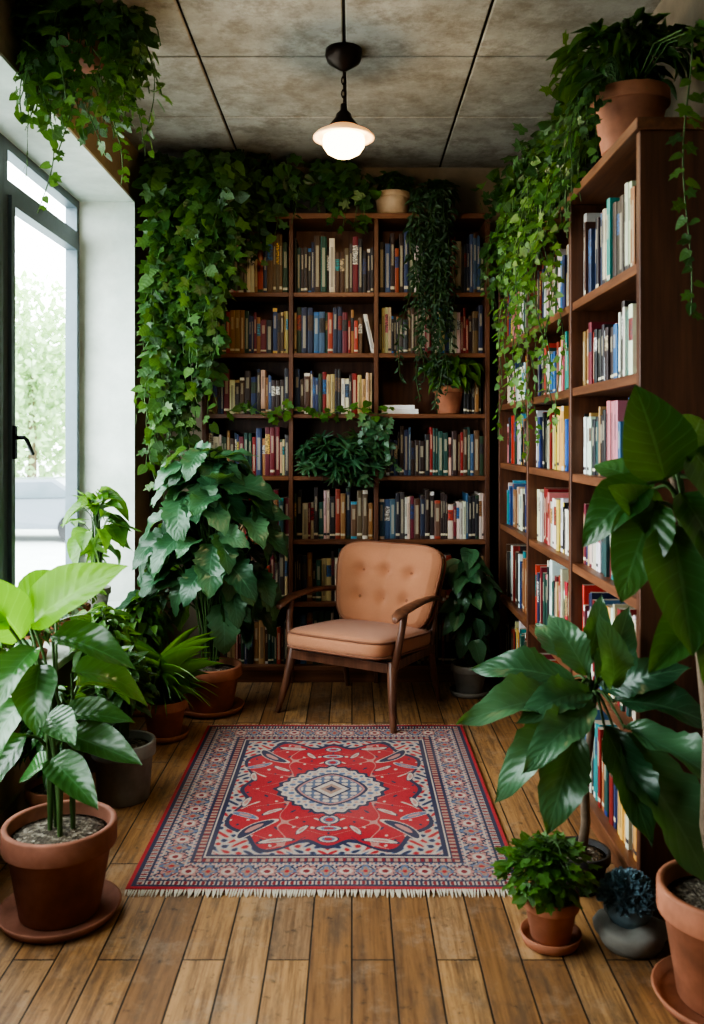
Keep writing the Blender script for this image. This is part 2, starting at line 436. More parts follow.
def m_books():
    t = NT('book_covers'); a = t.n('ShaderNodeAttribute', {'attribute_name': 'Col'})
    sp = t.n('ShaderNodeSeparateXYZ', i0=t.obj())
    cm = t.n('ShaderNodeCombineXYZ', i0=t.math('MULTIPLY', sp.outputs[0], 90), i1=t.math('MULTIPLY', sp.outputs[1], 90), i2=t.math('MULTIPLY', sp.outputs[2], 160)).outputs[0]
    nz = t.noise(cm, 1, 2)
    f = t.math('MULTIPLY', a.outputs['Alpha'], t.math('GREATER_THAN', nz, .5))
    col = t.mix(f, a.outputs['Color'], (.05, .04, .035))
    n2 = t.noise(t.obj(), 30, 3)
    col = t.mix(t.math('MULTIPLY', n2, .22), col, (.08, .06, .045))
    return t.fin(t.pr(col, .5))
bookM = m_books()
palA = [(.018, .018, .02), (.02, .03, .075), (.26, .018, .018), (.09, .045, .025), (.58, .45, .28), (.66, .58, .45), (.02, .08, .07), (.32, .15, .06), (.38, .06, .03), (.05, .04, .035), (.06, .13, .24), (.48, .33, .14), (.68, .63, .55), (.04, .02, .02), (.03, .07, .035), (.68, .62, .52), (.16, .09, .05), (.03, .03, .04), (.07, .06, .06), (.03, .05, .14), (.18, .02, .035), (.02, .02, .025)]
palB = palA + [(.75, .73, .67), (.78, .74, .65), (.7, .68, .65), (.04, .17, .42), (.58, .06, .04), (.08, .32, .44), (.72, .45, .12), (.65, .2, .24), (.02, .27, .28), (.8, .77, .72), (.03, .06, .22), (.75, .72, .64), (.7, .55, .10), (.78, .76, .72), (.03, .14, .35), (.5, .03, .05), (.74, .74, .72)]
def book(m, org, a, o, w, h, d, c, lean=0):
    """org = bottom corner on spine side; a = along shelf; o = outward (spine) direction."""
    cols = [-1, -.5, .5, 1]; bul = [0, .12, .12, 0]
    zs = [0, .07, .12, .45 + .15 * R.random(), .80 + .06 * R.random(), .92, 1]
    st = R.random(); c2 = R.choice(palB); lum = sum(c) / 3
    ink = (.65, .58, .42) if lum < .2 else (.06, .05, .06)
    P = []; F = []; C = []
    for z in zs:
        for k, cc in enumerate(cols):
            P.append(org + a * (w * (cc + 1) / 2 + lean * z * h) + o * (bul[k] * w * .6) + V(0, 0, z * h))
    for i in range(6):
        for k in range(3):
            q = i * 4 + k; F.append([q, q + 1, q + 5, q + 4]); cc = (*c, 0)
            if st < .35 and i in (1, 4) : cc = (*ink, 0) if i == 1 else (*c, 0)
            if st < .75 and k == 1 and i == 3: cc = (*[x * .45 + y * .55 for x, y in zip(ink, c)], 0)
            if .35 < st < .6 and i == 3: cc = (*c2, .7)
            if .6 < st < .75 and i in (0, 5): cc = (*c2, 0)
            if .75 < st and k == 1 and i in (2, 3): cc = (*[x * .5 + y * .5 for x, y in zip(ink, c)], 0)
            C.append(cc)
    n0 = len(P); bk = -o * d
    for z in (0, 1):
        for e in (0, 1): P.append(org + a * (w * e + lean * z * h) + bk + V(0, 0, z * h))
    col0 = [i * 4 for i in range(7)]; col1 = [i * 4 + 3 for i in range(7)]
    F.append(col0 + [n0 + 2, n0]); C.append((*c, 0))
    F.append(col1 + [n0 + 3, n0 + 1]); C.append((*c, 0))
    F.append([24, 25, 26, 27, n0 + 3, n0 + 2]); C.append((.5, .44, .34, 0))
    F.append([n0, n0 + 1, n0 + 3, n0 + 2]); C.append((*c, 0))
    m.add(P, F, mat=0, smooth=False, col=C)
def fill(m, s0, s1, org, a, o, z, H, pal, frac=1.0, wr=(.011, .034)):
    s = s0 + .003; end = s0 + (s1 - s0) * frac
    base_h = H * R.uniform(.70, .80); run = 0; c = R.choice(pal)
    while True:
        if run <= 0: run = R.choice([1, 1, 1, 1, 1, 2, 3]); c = R.choice(pal); hh = min(H * .93, base_h * R.uniform(.80, 1.16)); w0 = R.uniform(*wr)
        w = w0; run -= 1
        if s + w > end:
            w = end - s - .001
            if w < .008: break
        d = R.uniform(.15, .19)
        cc = tuple(min(1, max(0, x * R.uniform(.85, 1.15))) for x in c)
        book(m, org + a * s + V(0, 0, z + .0005) - o * R.uniform(.0, .014), a, o, w - .001, hh * R.uniform(.98, 1.02), d, cc)
        s += w + .0005
    if frac < 1 and s1 - s > .06:
        w = .022; hh = base_h; book(m, org + a * (s + .050) + V(0, 0, z), a, o, w, hh * .97, .16, R.choice(pal), lean=-.22)
m = MB()
for i in range(3):
    for k, z in enumerate(BZ):
        top = BZ[k + 1] - th if k + 1 < len(BZ) else BT
        x0, x1 = BX[i] + th / 2, BX[i + 1] - th / 2
        if (i, k) == (1, 3): continue
        fr = 1.0
        if (i, k) == (2, 4): x0 = .60; x1 = .70; 
        elif R.random() < .15: fr = .86
        fill(m, x0, x1, V(0, BF + .05, 0), V(1, 0, 0), V(0, -1, 0), z, top - z, palA, fr)
m.box((0.16, BF + .07, 1.441), (.36, BF + .2, 1.468), 0); m.box((0.17, BF + .075, 1.469), (.34, BF + .2, 1.49), 0)
m.obj('books', [bookM], True)
m = MB()
for i in range(3):
    for k, z in enumerate(RZ):
        top = RZ[k + 1] - t2 if k + 1 < len(RZ) else RT
        fill(m, RY[i] + t2, RY[i + 1] - t2 / 2, V(RXF + .035, 0, 0), V(0, 1, 0), V(-1, 0, 0), z, top - z, palB, 1.0, (.015, .042))
m.obj('books.001', [bookM], True)

# ------------------------------------------------------------------ rug
def make_rug():
    hw, hl = .575, .7275; nx, ny = 440, 560
    u = np.linspace(-hw, hw, nx + 1); v = np.linspace(-hl, hl, ny + 1); U, Vv = np.meshgrid(u, v)
    A = np.abs(U); B = np.abs(Vv); de = np.minimum(hw - A, hl - B)
    red = V(.40, .024, .034); dred = V(.22, .016, .028); navy = V(.026, .032, .075); cream = V(.47, .39, .33); tan = V(.32, .20, .155); pink = V(.43, .21, .18); blue = V(.11, .15, .24)
    C = np.zeros(U.shape + (3,)); C[:] = red
    def put(mask, c): C[mask] = c
    # ---- field
    fw, fh = .362, .515
    th_ = np.arctan2(Vv / fh, U / fw); rr = np.hypot(U / fw, Vv / fh)
    f1 = np.sin(A * 52 + 2 * np.sin(B * 23)) * np.sin(B * 47 + 2 * np.sin(A * 31))
    put(f1 > .92, cream); put(f1 < -.92, navy)
    vine = np.abs(np.sin(A * 21 + 1.6 * np.sin(B * 17)) - np.cos(B * 19 + A * 6))
    put(vine < .03, pink)
    # spandrels
    kk = 1.0 + .13 * np.cos(4 * th_ + pi) + .06 * np.cos(12 * th_)
    put(rr > kk - .045, navy); sp = rr > kk; put(sp, cream * .9)
    s1 = np.sin(A * 95 + 1.5 * np.sin(B * 50)) * np.sin(B * 88 + 1.5 * np.sin(A * 54))
    put(sp & (s1 > .35), pink); put(sp & (s1 > .6), red); put(sp & (s1 < -.4), blue); put(sp & (s1 < -.65), navy)
    # side scrolls
    for cx, cy, ang, L, W_, cc in ((.25, .33, .9, .085, .022, navy), (.29, .23, -.5, .05, .014, blue), (.17, .42, .2, .055, .014, cream), (.30, .12, 1.4, .04, .011, cream), (.20, .20, .7, .04, .010, cream), (.09, .34, 1.1, .035, .010, cream)):
        du = (A - cx) * math.cos(ang) + (B - cy) * math.sin(ang); dv = -(A - cx) * math.sin(ang) + (B - cy) * math.cos(ang) - 1.8 * du * du
        e = (du / L) ** 2 + (dv / W_) ** 2
        put(e < 1.4, cream if cc is not cream else navy); put(e < 1, cc); put(e < .25, pink)
    # pendants above / below medallion
    for cy, rx, ry in ((.262, .03, .032), (.33, .04, .018), (.41, .03, .022)):
        e = (A / rx) ** 2 + ((B - cy) / ry) ** 2
        put(e < 1.4, navy); put(e < 1, cream); put(e < .5, blue); put(e < .2, red)
    # pointed-oval medallion
    tm = np.arctan2(Vv / .205, U / .185)
    rm = ((A / .195) ** 1.45 + (B / .215) ** 1.45) ** (1 / 1.45)
    sc = 1 + .035 * np.cos(24 * tm)
    put(rm < sc * 1.07, navy); put(rm < sc * .99, cream)
    put((rm < .93 * sc) & (np.sin(A * 120) * np.sin(B * 120) > .25), blue)
    put((rm < .93 * sc) & (np.sin(A * 120) * np.sin(B * 120) < -.72), pink)
    put((rm < .70) & (rm > .64), navy); put((rm <= .64) & (rm > .60), pink); put((rm <= .60), blue * .8)
    put((rm <= .58) & (np.abs(np.sin(A * 95)) * np.abs(np.sin(B * 95 + .8)) > .38), cream)
    dm = A / .060 + B / .068
    put(dm < 1.3, navy); put(dm < 1.1, cream); put(dm < .7, tan); put(dm < .35, navy)
    # ---- borders
    side = (hw - A) < (hl - B)
    s = np.where(side, Vv, U); tt = de
    def band(a, b): return (de >= a) & (de < b)
    put(band(0, .212), navy)
    put(band(0, .013), red)
    g = band(.024, .046); put(g, cream); put(g & (np.sin(s * 2 * pi / .026) * np.cos((tt - .035) * 120) > .3), dred); put(g & (np.sin(s * 2 * pi / .026 + pi) > .7), navy)
    b = band(.054, .156); put(b, cream * .9)
    P = .118; ss = (s / P - np.floor(s / P)) - .5; tc = (tt - .105)
    per = .0 + np.hypot(ss * P, tc); an = np.arctan2(tc, ss * P)
    sm = np.sin(s * 2 * pi / .024) * np.sin(tc * 2 * pi / .027); put(b & (sm > .45), pink); put(b & (sm < -.4), blue); put(b & (sm < -.7), navy)
    vn = np.abs(tc - .034 * np.sin(s * 2 * pi / P + pi / 2)); put(b & (vn < .006), navy)
    vn2 = np.abs(tc + .034 * np.sin(s * 2 * pi / P + pi / 2)); put(b & (vn2 < .005), dred)
    ro = per < .030 * (1 + .2 * np.cos(8 * an)); put(b & (per < .036 * (1 + .2 * np.cos(8 * an))), navy); put(b & ro, pink); put(b & (per < .020), cream); put(b & (per < .010), dred)
    s5 = ((s / P + .5) - np.floor(s / P + .5)) - .5; p5 = np.hypot(s5 * P * 1.3, tc); a5 = np.arctan2(tc, s5 * P)
    put(b & (p5 < .030 * (1 + .3 * np.cos(4 * a5))), blue); put(b & (p5 < .020 * (1 + .3 * np.cos(4 * a5))), tan); put(b & (p5 < .009), red)
    g = band(.165, .186); put(g, tan * 1.1); put(g & (np.sin(s * 2 * pi / .024) > .4), dred); put(g & (np.abs(np.sin(s * 2 * pi / .024)) < .15), navy)
    put(band(.191, .198), cream)
    # weave / fading
    nz = rng.random(U.shape); C *= (.78 + .38 * nz)[..., None]
    lowf = sum(np.sin(U * a + p) * np.sin(Vv * b_ + q) for a, b_, p, q in ((9, 7, 1, 2), (17, 13, 3, .5), (5, 11, .4, 4))) / 3
    fade = (.10 + .10 * lowf)[..., None].clip(0, 1); C = C * (1 - fade) + V(.36, .29, .26) * fade
    cx, cy = (-.652 + .498) / 2, (2.53 + 3.985) / 2
    Z = .009 + .0012 * np.sin(U * 9 + 1) * np.sin(Vv * 7)
    verts = np.stack([U + cx, Vv + cy, Z], -1).reshape(-1, 3)
    idx = np.arange((nx + 1) * (ny + 1)).reshape(ny + 1, nx + 1)
    faces = np.stack([idx[:-1, :-1], idx[:-1, 1:], idx[1:, 1:], idx[1:, :-1]], -1).reshape(-1, 4)
    fl = faces.tolist(); vl = verts.tolist(); cl = C.reshape(-1, 3).tolist(); mi = [0] * len(fl)
    # skirts
    ring = list(idx[0, :]) + list(idx[1:, -1]) + list(idx[-1, -2::-1]) + list(idx[-2:0:-1, 0])
    n0 = len(vl)
    for i in ring: p = vl[i]; vl.append([p[0], p[1], .0005]); cl.append(list(dred))
    k = len(ring)
    for i in range(k): fl.append([int(ring[i]), n0 + i, n0 + (i + 1) % k, int(ring[(i + 1) % k])]); mi.append(0)
    # fringe
    for sgn in (-1, 1):
        y0 = cy + sgn * hl; x = cx - hw + .004
        while x < cx + hw - .004:
            L = R.uniform(.022, .036); dx = R.uniform(-.006, .006); w = .0028; n0 = len(vl)
            for (px, py, pz) in ((x - w, y0 - sgn * .002, .0085), (x + w, y0 - sgn * .002, .0085), (x + w + dx * .5, y0 + sgn * L * .5, .006), (x - w + dx * .5, y0 + sgn * L * .5, .006), (x + dx + w * .4, y0 + sgn * L, .0015), (x + dx - w * .4, y0 + sgn * L, .0015)):
                vl.append([px, py, pz]); cl.append([.58, .52, .42])
            fl.append([n0, n0 + 1, n0 + 2, n0 + 3]); fl.append([n0 + 3, n0 + 2, n0 + 4, n0 + 5]); mi += [0, 0]
            x += R.uniform(.006, .0085)
    me = bpy.data.meshes.new('persian_rug'); me.from_pydata(vl, [], fl)
    ca = me.color_attributes.new('Col', 'FLOAT_COLOR', 'POINT')
    ca.data.foreach_set('color', np.concatenate([np.clip(np.array(cl), 0, 1), np.ones((len(cl), 1))], 1).ravel())
    t = NT('rug_wool'); at = t.n('ShaderNodeAttribute', {'attribute_name': 'Col'})
    bb = t.pr(at.outputs['Color'], .95); bb.inputs['Specular IOR Level'].default_value = .2
    t.set(bb.inputs['Normal'], t.bump(t.noise(t.obj(), 350, 2), .5, .003))
    me.materials.append(t.fin(bb)); o = bpy.data.objects.new('persian_rug', me); scene.collection.objects.link(o)
make_rug()

# ------------------------------------------------------------------ armchair
def m_fabric(name, c):
    t = NT(name); co = t.obj(); n1 = t.noise(co, 260, 2); n2 = t.noise(co, 5, 4)
    col = t.mix(n2, tuple(x * .78 for x in c), tuple(min(1, x * 1.15) for x in c)); col = t.mix(t.math('MULTIPLY', n1, .45), col, tuple(x * .45 for x in c))
    b = t.pr(col, .9); b.inputs['Sheen Weight'].default_value = .15
    t.set(b.inputs['Normal'], t.bump(n1, .5, .003)); return t.fin(b)
fab = m_fabric('orange_upholstery', (.50, .225, .120)); pipM = m_fabric('piping', (.28, .115, .06))
def cushion(w, d, h, e=5, N=26, f=None):
    vs = []; idx = {}; fs = []
    def vid(p):
        k = tuple(np.round(p, 5))
        if k not in idx:
            idx[k] = len(vs); vs.append(p)
        return idx[k]
    L = np.linspace(-1, 1, N + 1)
    for ax in range(3):
        for sg in (-1, 1):
            for i in range(N):
                for j in range(N):
                    q = []
                    for (a, b) in ((i, j), (i + 1, j), (i + 1, j + 1), (i, j + 1)):
                        p = [0, 0, 0]; p[ax] = sg; p[(ax + 1) % 3] = L[a]; p[(ax + 2) % 3] = L[b]; q.append(vid(tuple(p)))
                    fs.append(q if sg > 0 else q[::-1])
    out = []
    for p in vs:
        x, y, z = p
        r = (abs(x) ** e + abs(y) ** e + abs(z) ** (e * .5)) ** (1 / e) if True else 1
        r = max(r, 1e-6); x, y, z = x / r, y / r, z / r
        zz = z * (.72 + .28 * (1 - min(1, abs(x)) ** 3) * (1 - min(1, abs(y)) ** 3))
        out.append(V(x * w / 2, y * d / 2, zz * h / 2))
    out = [f(p) if f else p for p in out]
    return out, fs
def rotx(p, a): return V(p[0], p[1] * math.cos(a) - p[2] * math.sin(a), p[1] * math.sin(a) + p[2] * math.cos(a))

chair = bpy.data.objects.new('armchair', None); scene.collection.objects.link(chair)
chair.location = (.055, 4.275, 0); chair.rotation_euler = (0, 0, math.radians(-31)); chair.scale = (.97, 1.0, .97)
def part(m, name, mats, bev=None):
    o = m.obj(name, mats); o.parent = chair
    if bev: bevel(o, bev, 3)
    return o
# seat
m = MB(); tilt = math.radians(-4)
vs, fs = cushion(.57, .56, .13, 7)
m.add([rotx(p, tilt) + V(0, -.03, .355) for p in vs], fs)
def loop(w, d, e, z, n=64, f=None):
    P = []
    for k in range(n + 1):
        a = 2 * pi * k / n; c_, s_ = math.cos(a), math.sin(a)
        r = (abs(c_) ** e + abs(s_) ** e) ** (-1 / e); P.append(V(c_ * r * w / 2, s_ * r * d / 2, z))
    return P
for z in (.034, -.034):
    m.tube([rotx(p, tilt) + V(0, -.03, .355) for p in loop(.563, .553, 7, z)], .0055, 6, 1, False)
part(m, 'seat_cushion', [fab, pipM])
# back: local plane x-(height y) thickness z  -> stand up
btn = [(-.14, .07), (0, .075), (.14, .07), (-.14, -.07), (0, -.07), (.14, -.07)]
def fb(p):
    x, y, z = p
    if z > 0:
        for bx, by in btn: z -= .028 * math.exp(-((x - bx) ** 2 + (y - by) ** 2) / .0011)
        z -= .006 * math.exp(-(y - .07) ** 2 / .0003) * (abs(x) < .2) + .004 * math.exp(-(x) ** 2 / .0003)
    z += .35 * x * x
    x *= 1 + .10 * y / .22
    return V(x, y, z)
def up(p, lean=math.radians(17)):
    x, y, z = p   # y -> up, z(front) -> -Y
    q = V(x, -z, y)
    return V(q[0], q[1] * math.cos(lean) + q[2] * math.sin(lean), q[2] * math.cos(lean) - q[1] * math.sin(lean)) + V(0.01, .24, .575)
vs, fs = cushion(.59, .45, .13, 4.5, 44, fb)
m = MB(); m.add([up(p) for p in vs], fs)
m.tube([up(fb(p)) for p in loop(.586, .446, 4.5, .012)], .0055, 6, 1, False)
m.tube([up(fb(p)) for p in loop(.586, .446, 4.5, -.035)], .0055, 6, 1, False)
for bx, by in btn:
    c = fb(V(bx, by, .056)); m.lathe([(.001, -.006), (.011, -.004), (.013, 0), (.009, .005), (.001, .006)], (0, 0, 0), 12, 1)
    m.v[-1] = np.array([up(V(q[0] + bx, q[1] + by, q[2] + c[2] + .004)) for q in m.v[-1]])
part(m, 'backrest', [fab, pipM])
# frame
m = MB()
for s in (-1, 1):
    m.tube([(s * .325, -.275, .0 if s < 0 else .0), (s * .298, -.24, .14), (s * .278, -.205, .31)], [.014, .020, .026], 12, 0)
    m.tube([(s * .275, .295, 0), (s * .265, .25, .15), (s * .262, .215, .30), (s * .268, .25, .42), (s * .275, .30, .60)], [.013, .018, .022, .018, .012], 12, 0)
    m.tube([(s * .285, -.205, .27), (s * .305, -.2, .36), (s * .318, -.185, .46), (s * .322, -.17, .535)], [.022, .019, .017, .019], 12, 0)
    # arm: flat curved paddle
    P = []; W = []
    cur = [(-.265, .515, .014), (-.245, .530, .030), (-.2, .545, .037), (-.1, .556, .035), (0, .56, .030), (.1, .556, .026), (.2, .545, .020), (.27, .53, .015)]
    V_ = []; F = []
    for (y, z, w) in cur:
        xc = s * (.325 - .03 * max(0, (y + .05)) / .3)
        for k in range(10):
            a = 2 * pi * k / 10; V_.append((xc + w * math.cos(a), y, z + .014 * math.sin(a)))
    for i in range(len(cur) - 1):
        for k in range(10): F.append([i * 10 + k, i * 10 + (k + 1) % 10, (i + 1) * 10 + (k + 1) % 10, (i + 1) * 10 + k])
    F.append(list(range(10))[::-1]); F.append([(len(cur) - 1) * 10 + k for k in range(10)])
    m.add(V_, F)
    m.box((s * .27 - .012, -.22, .262), (s * .27 + .012, .24, .305))
m.box((-.27, -.235, .262), (.27, -.21, .308)); m.box((-.27, .205, .265), (.27, .23, .305))
part(m, 'wooden_frame', [chairW], .003)

# ------------------------------------------------------------------ ceiling lamp
LX, LY = -.033, 3.5
t = NT('lamp_glow'); em = t.n('ShaderNodeEmission', Color=(1, .72, .38), Strength=9); glow = t.fin(em)
t = NT('lamp_glass_shade'); bb = t.pr((.80, .62, .42), .3); bb.inputs['Emission Color'].default_value = (1, .48, .17, 1); bb.inputs['Emission Strength'].default_value = .7; shadeM = t.fin(bb)
bronze = m_plain('bronze', (.035, .022, .016), .4, .7)
m = MB()
m.lathe([(.001, ZC), (.072, ZC), (.074, ZC - .02), (.066, ZC - .045), (.03, ZC - .07), (.014, ZC - .08), (.001, ZC - .085)][::-1], (LX, LY, 0), 32, 0)
for i in range(5):
    zc = ZC - .095 - i * .026; P = []
    for k in range(13):
        a = 2 * pi * k / 12
        P.append((LX + (.008 * math.cos(a) if i % 2 else 0), LY + (0 if i % 2 else .008 * math.cos(a)), zc + .017 * math.sin(a)))
    m.tube(P, .0028, 6, 0, False)
zt = ZC - .215
m.lathe([(.001, zt), (.012, zt), (.014, zt - .025), (.03, zt - .04), (.034, zt - .055), (.058, zt - .085), (.06, zt - .095), (.001, zt - .092)][::-1], (LX, LY, 0), 32, 0)
zt -= .088
m.lathe([(.055, zt), (.075, zt - .012), (.11, zt - .03), (.122, zt - .042), (.122, zt - .048), (.108, zt - .046), (.08, zt - .04), (.05, zt - .03)][::-1], (LX, LY, 0), 40, 1)
m.lathe([(.078, zt - .036), (.084, zt - .055), (.082, zt - .08), (.066, zt - .104), (.038, zt - .12), (.001, zt - .125)][::-1], (LX, LY, 0), 40, 2)
m.obj('pendant_lamp', [bronze, shadeM, glow])
ld = bpy.data.lights.new('lamp_bulb', 'POINT'); ld.energy = 13; ld.color = (1, .70, .40); ld.shadow_soft_size = .08
lo = bpy.data.objects.new('lamp_bulb', ld); lo.location = (LX, LY, zt - .22); scene.collection.objects.link(lo)

# ------------------------------------------------------------------ plants
# A: bottom-left large-leaf plant
m = MB(); pot(m, (-.80, 2.41, 0), .152, .255)
root = [V(-.80 + a, 2.41 + b, .22) for a, b in ((0, 0), (.03, .02), (-.03, .01), (.01, -.03), (-.02, .03))]
LA = [((-.88, 2.42, .80), (-.635, 2.36, .96), .16, (.1, -.75, .6)), ((-.90, 2.40, .76), (-1.0, 2.30, .96), .14, (.3, -.7, .5)),
      ((-.92, 2.46, .84), (-.80, 2.50, .95), .12, (.0, -.75, .6)), ((-.92, 2.36, .80), (-1.03, 2.26, .84), .12, (0, -.5, .8)),
      ((-.81, 2.38, .77), (-.58, 2.30, .71), .11, (.1, -.5, .85)), ((-.83, 2.34, .70), (-.81, 2.22, .575), .12, (0, -.9, .4)),
      ((-.77, 2.42, .66), (-.54, 2.45, .63), .11, (.1, -.4, .9)), ((-.76, 2.36, .51), (-.56, 2.30, .44), .10, (.1, -.6, .8)),
      ((-.80, 2.34, .45), (-.65, 2.22, .38), .10, (.1, -.6, .8)), ((-.88, 2.38, .50), (-.98, 2.25, .36), .11, (-.2, -.6, .7)),
      ((-.88, 2.36, .60), (-.97, 2.22, .48), .12, (-.2, -.6, .7)), ((-.82, 2.36, .56), (-.70, 2.22, .52), .10, (.1, -.6, .8)),
      ((-.90, 2.48, .70), (-1.04, 2.55, .62), .12, (-.3, -.3, .9)), ((-.78, 2.50, .60), (-.66, 2.66, .55), .12, (.2, .1, .9)),
      ((-.84, 2.50, .78), (-.80, 2.68, .80), .12, (0, -.5, .8)), ((-.84, 2.44, .40), (-.93, 2.5, .33), .1, (0, -.5, .8)),
      ((-.79, 2.40, .55), (-.60, 2.38, .54), .09, (.1, -.5, .9)), ((-.85, 2.36, .74), (-.90, 2.2, .66), .10, (-.1, -.7, .7))]
explicit(m, root, LA, OV, 2, 3, .0042, .25, mats=[4, 4, 4, 4] + [2] * 14)
m.obj('potted_peace_lily', [terraD, soil, L_big, stemM, L_bright])  # darker terracotta puts the pot's shade into its colour

# B: spider plant
m = MB(); pot(m, (-.82, 3.85, 0), .10, .17)
for i in range(110):
    a = rng.random() * 2 * pi; el = rng.uniform(.75, 1.5)
    d = V(math.cos(a) * math.cos(el), math.sin(a) * math.cos(el), math.sin(el)); L = rng.uniform(.22, .42) * (1 if el > 1 else .7)
    m.leaf(STR[R.randrange(2)], V(-.84, 3.85, .15) + V(d[0], d[1], 0) * .03, d, nrm(V(-d[0] * .3, -d[1] * .3, 1)), L, .016, 2)
m.clampx(-1.12)
m.obj('potted_spider_plant', [terra, soil, L_lite, stemM])
# C: bushy plant in grey pot
m = MB(); pot(m, (-.83, 3.20, 0), .115, .21, saucer=False, rb=.8)
bush(m, (-.86, 3.22, .39), (.15, .15, .15), 260, OVs + [IVY2], (.04, .07), (-.83, 3.20, .18), 2, 3, .35, .6, .4, .0015)
m.clampx(-1.12)
m.obj('potted_pothos', [greypot, soil, L_ivy, stemM])
# C2 small extra plants along the wall
m = MB(); pot(m, (-1.0, 3.52, 0), .10, .3, saucer=False, rb=.8)
bush(m, (-1.0, 3.52, .48), (.13, .15, .17), 200, OVs, (.05, .09), (-1.0, 3.52, .26), 2, 3, .4, .5, .3, .0015)
m.clampx(-1.12)
m.obj('potted_schefflera', [greypot, soil, L_lite, stemM])
m = MB(); pot(m, (-.98, 2.92, 0), .10, .16)
bush(m, (-.99, 2.92, .33), (.13, .14, .15), 180, OVs, (.045, .08), (-.98, 2.92, .15), 2, 3, .4, .5, .3, .0015)
m.clampx(-1.12)
m.obj('potted_peperomia', [terra, soil, L_big, stemM])
m = MB(); pot(m, (-1.0, 4.22, 0), .10, .18)
bush(m, (-1.0, 4.22, .40), (.12, .15, .18), 110, OVs, (.06, .1), (-1.0, 4.22, .16), 2, 3, .4, .5, .3, .0015)
m.clampx(-1.12)
m.obj('potted_peperomia.001', [terra, soil, L_lite, stemM])
# D: sill plants
m = MB(); pot(m, (-1.25, 4.30, SILL + .001), .07, .13)
bush(m, (-1.24, 4.26, SILL + .40), (.17, .16, .24), 50, OVs + [PALM], (.09, .16), (-1.25, 4.30, SILL + .11), 2, 3, .35, .62, .4, .002, rmin=.45)
m.clampx(-1.40)
m.obj('potted_japanese_aralia', [greypot, soil, L_lite, stemM])
for yy, nm, lm, hh in ((3.74, 'potted_fittonia', L_red, .15), (4.0, 'potted_basil', L_lite, .16), (3.42, 'potted_ivy', L_ivy, .13), (3.05, 'potted_ivy.001', L_lite, .14)):
    m = MB(); pot(m, (-1.25, yy, SILL + .001), .06, .10)
    bush(m, (-1.25, yy, SILL + hh), (.12, .13, .09), 150, OVs, (.03, .055), (-1.25, yy, SILL + .09), 2, 3, .2, .6, .4, .0012)
    m.clampx(-1.42)
    m.obj(nm, [terra, soil, lm, stemM])
# E: large plant
m = MB(); pot(m, (-.68, 4.24, 0), .15, .22)
bush(m, (-.68, 4.26, .80), (.35, .24, .40), 96, LOB, (.20, .31), (-.68, 4.26, .2), 2, 3, .5, .60, .15, .0035, rmin=.5, facing=(0, -.5, .1), noY=4.66)
bush(m, (-.68, 4.24, .58), (.34, .22, .20), 26, LOB, (.20, .28), (-.68, 4.26, .2), 2, 3, .6, .60, .1, .0035, rmin=.6, facing=(0, -.6, .1), noY=4.66)
bush(m, (-.70, 4.23, 1.13), (.24, .15, .16), 20, LOB, (.18, .26), (-.68, 4.26, .3), 2, 3, .35, .60, .5, .0035, facing=(0, -.4, .2), noY=4.66)
m.clampx(-1.12)
m.obj('potted_fatsia', [terra, soil, L_grey, stemM])
# F: plant behind chair
m = MB(); pot(m, (.60, 4.50, 0), .095, .16)
bush(m, (.60, 4.47, .46), (.14, .13, .28), 80, OV, (.10, .16), (.60, 4.50, .14), 2, 3, .7, .6, .2, .002, facing=(0, -.5, 0), noY=4.67)
m.obj('potted_rubber_plant', [greypot, soil, L_grey, stemM])
# G: right tree-like plant
m = MB(); pot(m, (.665, 2.56, 0), .085, .11, saucer=False)
tr = [V(.665, 2.56, .08), V(.672, 2.53, .2), V(.66, 2.50, .34), V(.668, 2.46, .48), V(.66, 2.42, .60)]
m.tube(tr, [.016, .014, .013, .011, .008], 8, 4)
cr = [V(.66, 2.42, .59), V(.667, 2.45, .52), V(.662, 2.43, .56)]
LG = [((.60, 2.36, .615), (.29, 2.28, .575), .15, (-.1, -.6, .8)), ((.60, 2.40, .64), (.34, 2.42, .70), .13, (0, -.7, .7)),
      ((.61, 2.33, .57), (.335, 2.22, .43), .14, (-.2, -.7, .7)), ((.60, 2.34, .53), (.50, 2.24, .31), .16, (-.2, -.95, .3)),
      ((.67, 2.40, .64), (.75, 2.34, .83), .13, (.1, -.9, .2)), ((.64, 2.40, .66), (.55, 2.40, .83), .12, (-.1, -.9, .3)),
      ((.69, 2.30, .53), (.86, 2.10, .24), .24, (.3, -.8, .5)), ((.69, 2.32, .61), (.90, 2.16, .64), .14, (.1, -.6, .8)),
      ((.63, 2.36, .62), (.46, 2.20, .66), .13, (0, -.7, .7)), ((.66, 2.30, .55), (.72, 2.12, .34), .15, (.1, -.8, .5)),
      ((.68, 2.36, .63), (.80, 2.20, .74), .12, (.1, -.8, .5)), ((.62, 2.50, .62), (.45, 2.62, .58), .13, (-.2, -.3, .8)), ((.63, 2.5, .66), (.56, 2.66, .74), .12, (-.2, -.5, .8)),
      ((.63, 2.30, .60), (.43, 2.14, .53), .13, (-.1, -.7, .7)), ((.68, 2.30, .66), (.66, 2.14, .80), .11, (0, -.9, .4)), ((.70, 2.26, .56), (.90, 2.06, .48), .13, (.2, -.7, .7)), ((.65, 2.44, .68), (.69, 2.40, .86), .10, (0, -.9, .3))]
explicit(m, cr, LG, OBO, 2, 3, .0038, .15, wk=.85)
m.obj('potted_loquat', [blackpot, soil, L_grey, stemM, barkM])
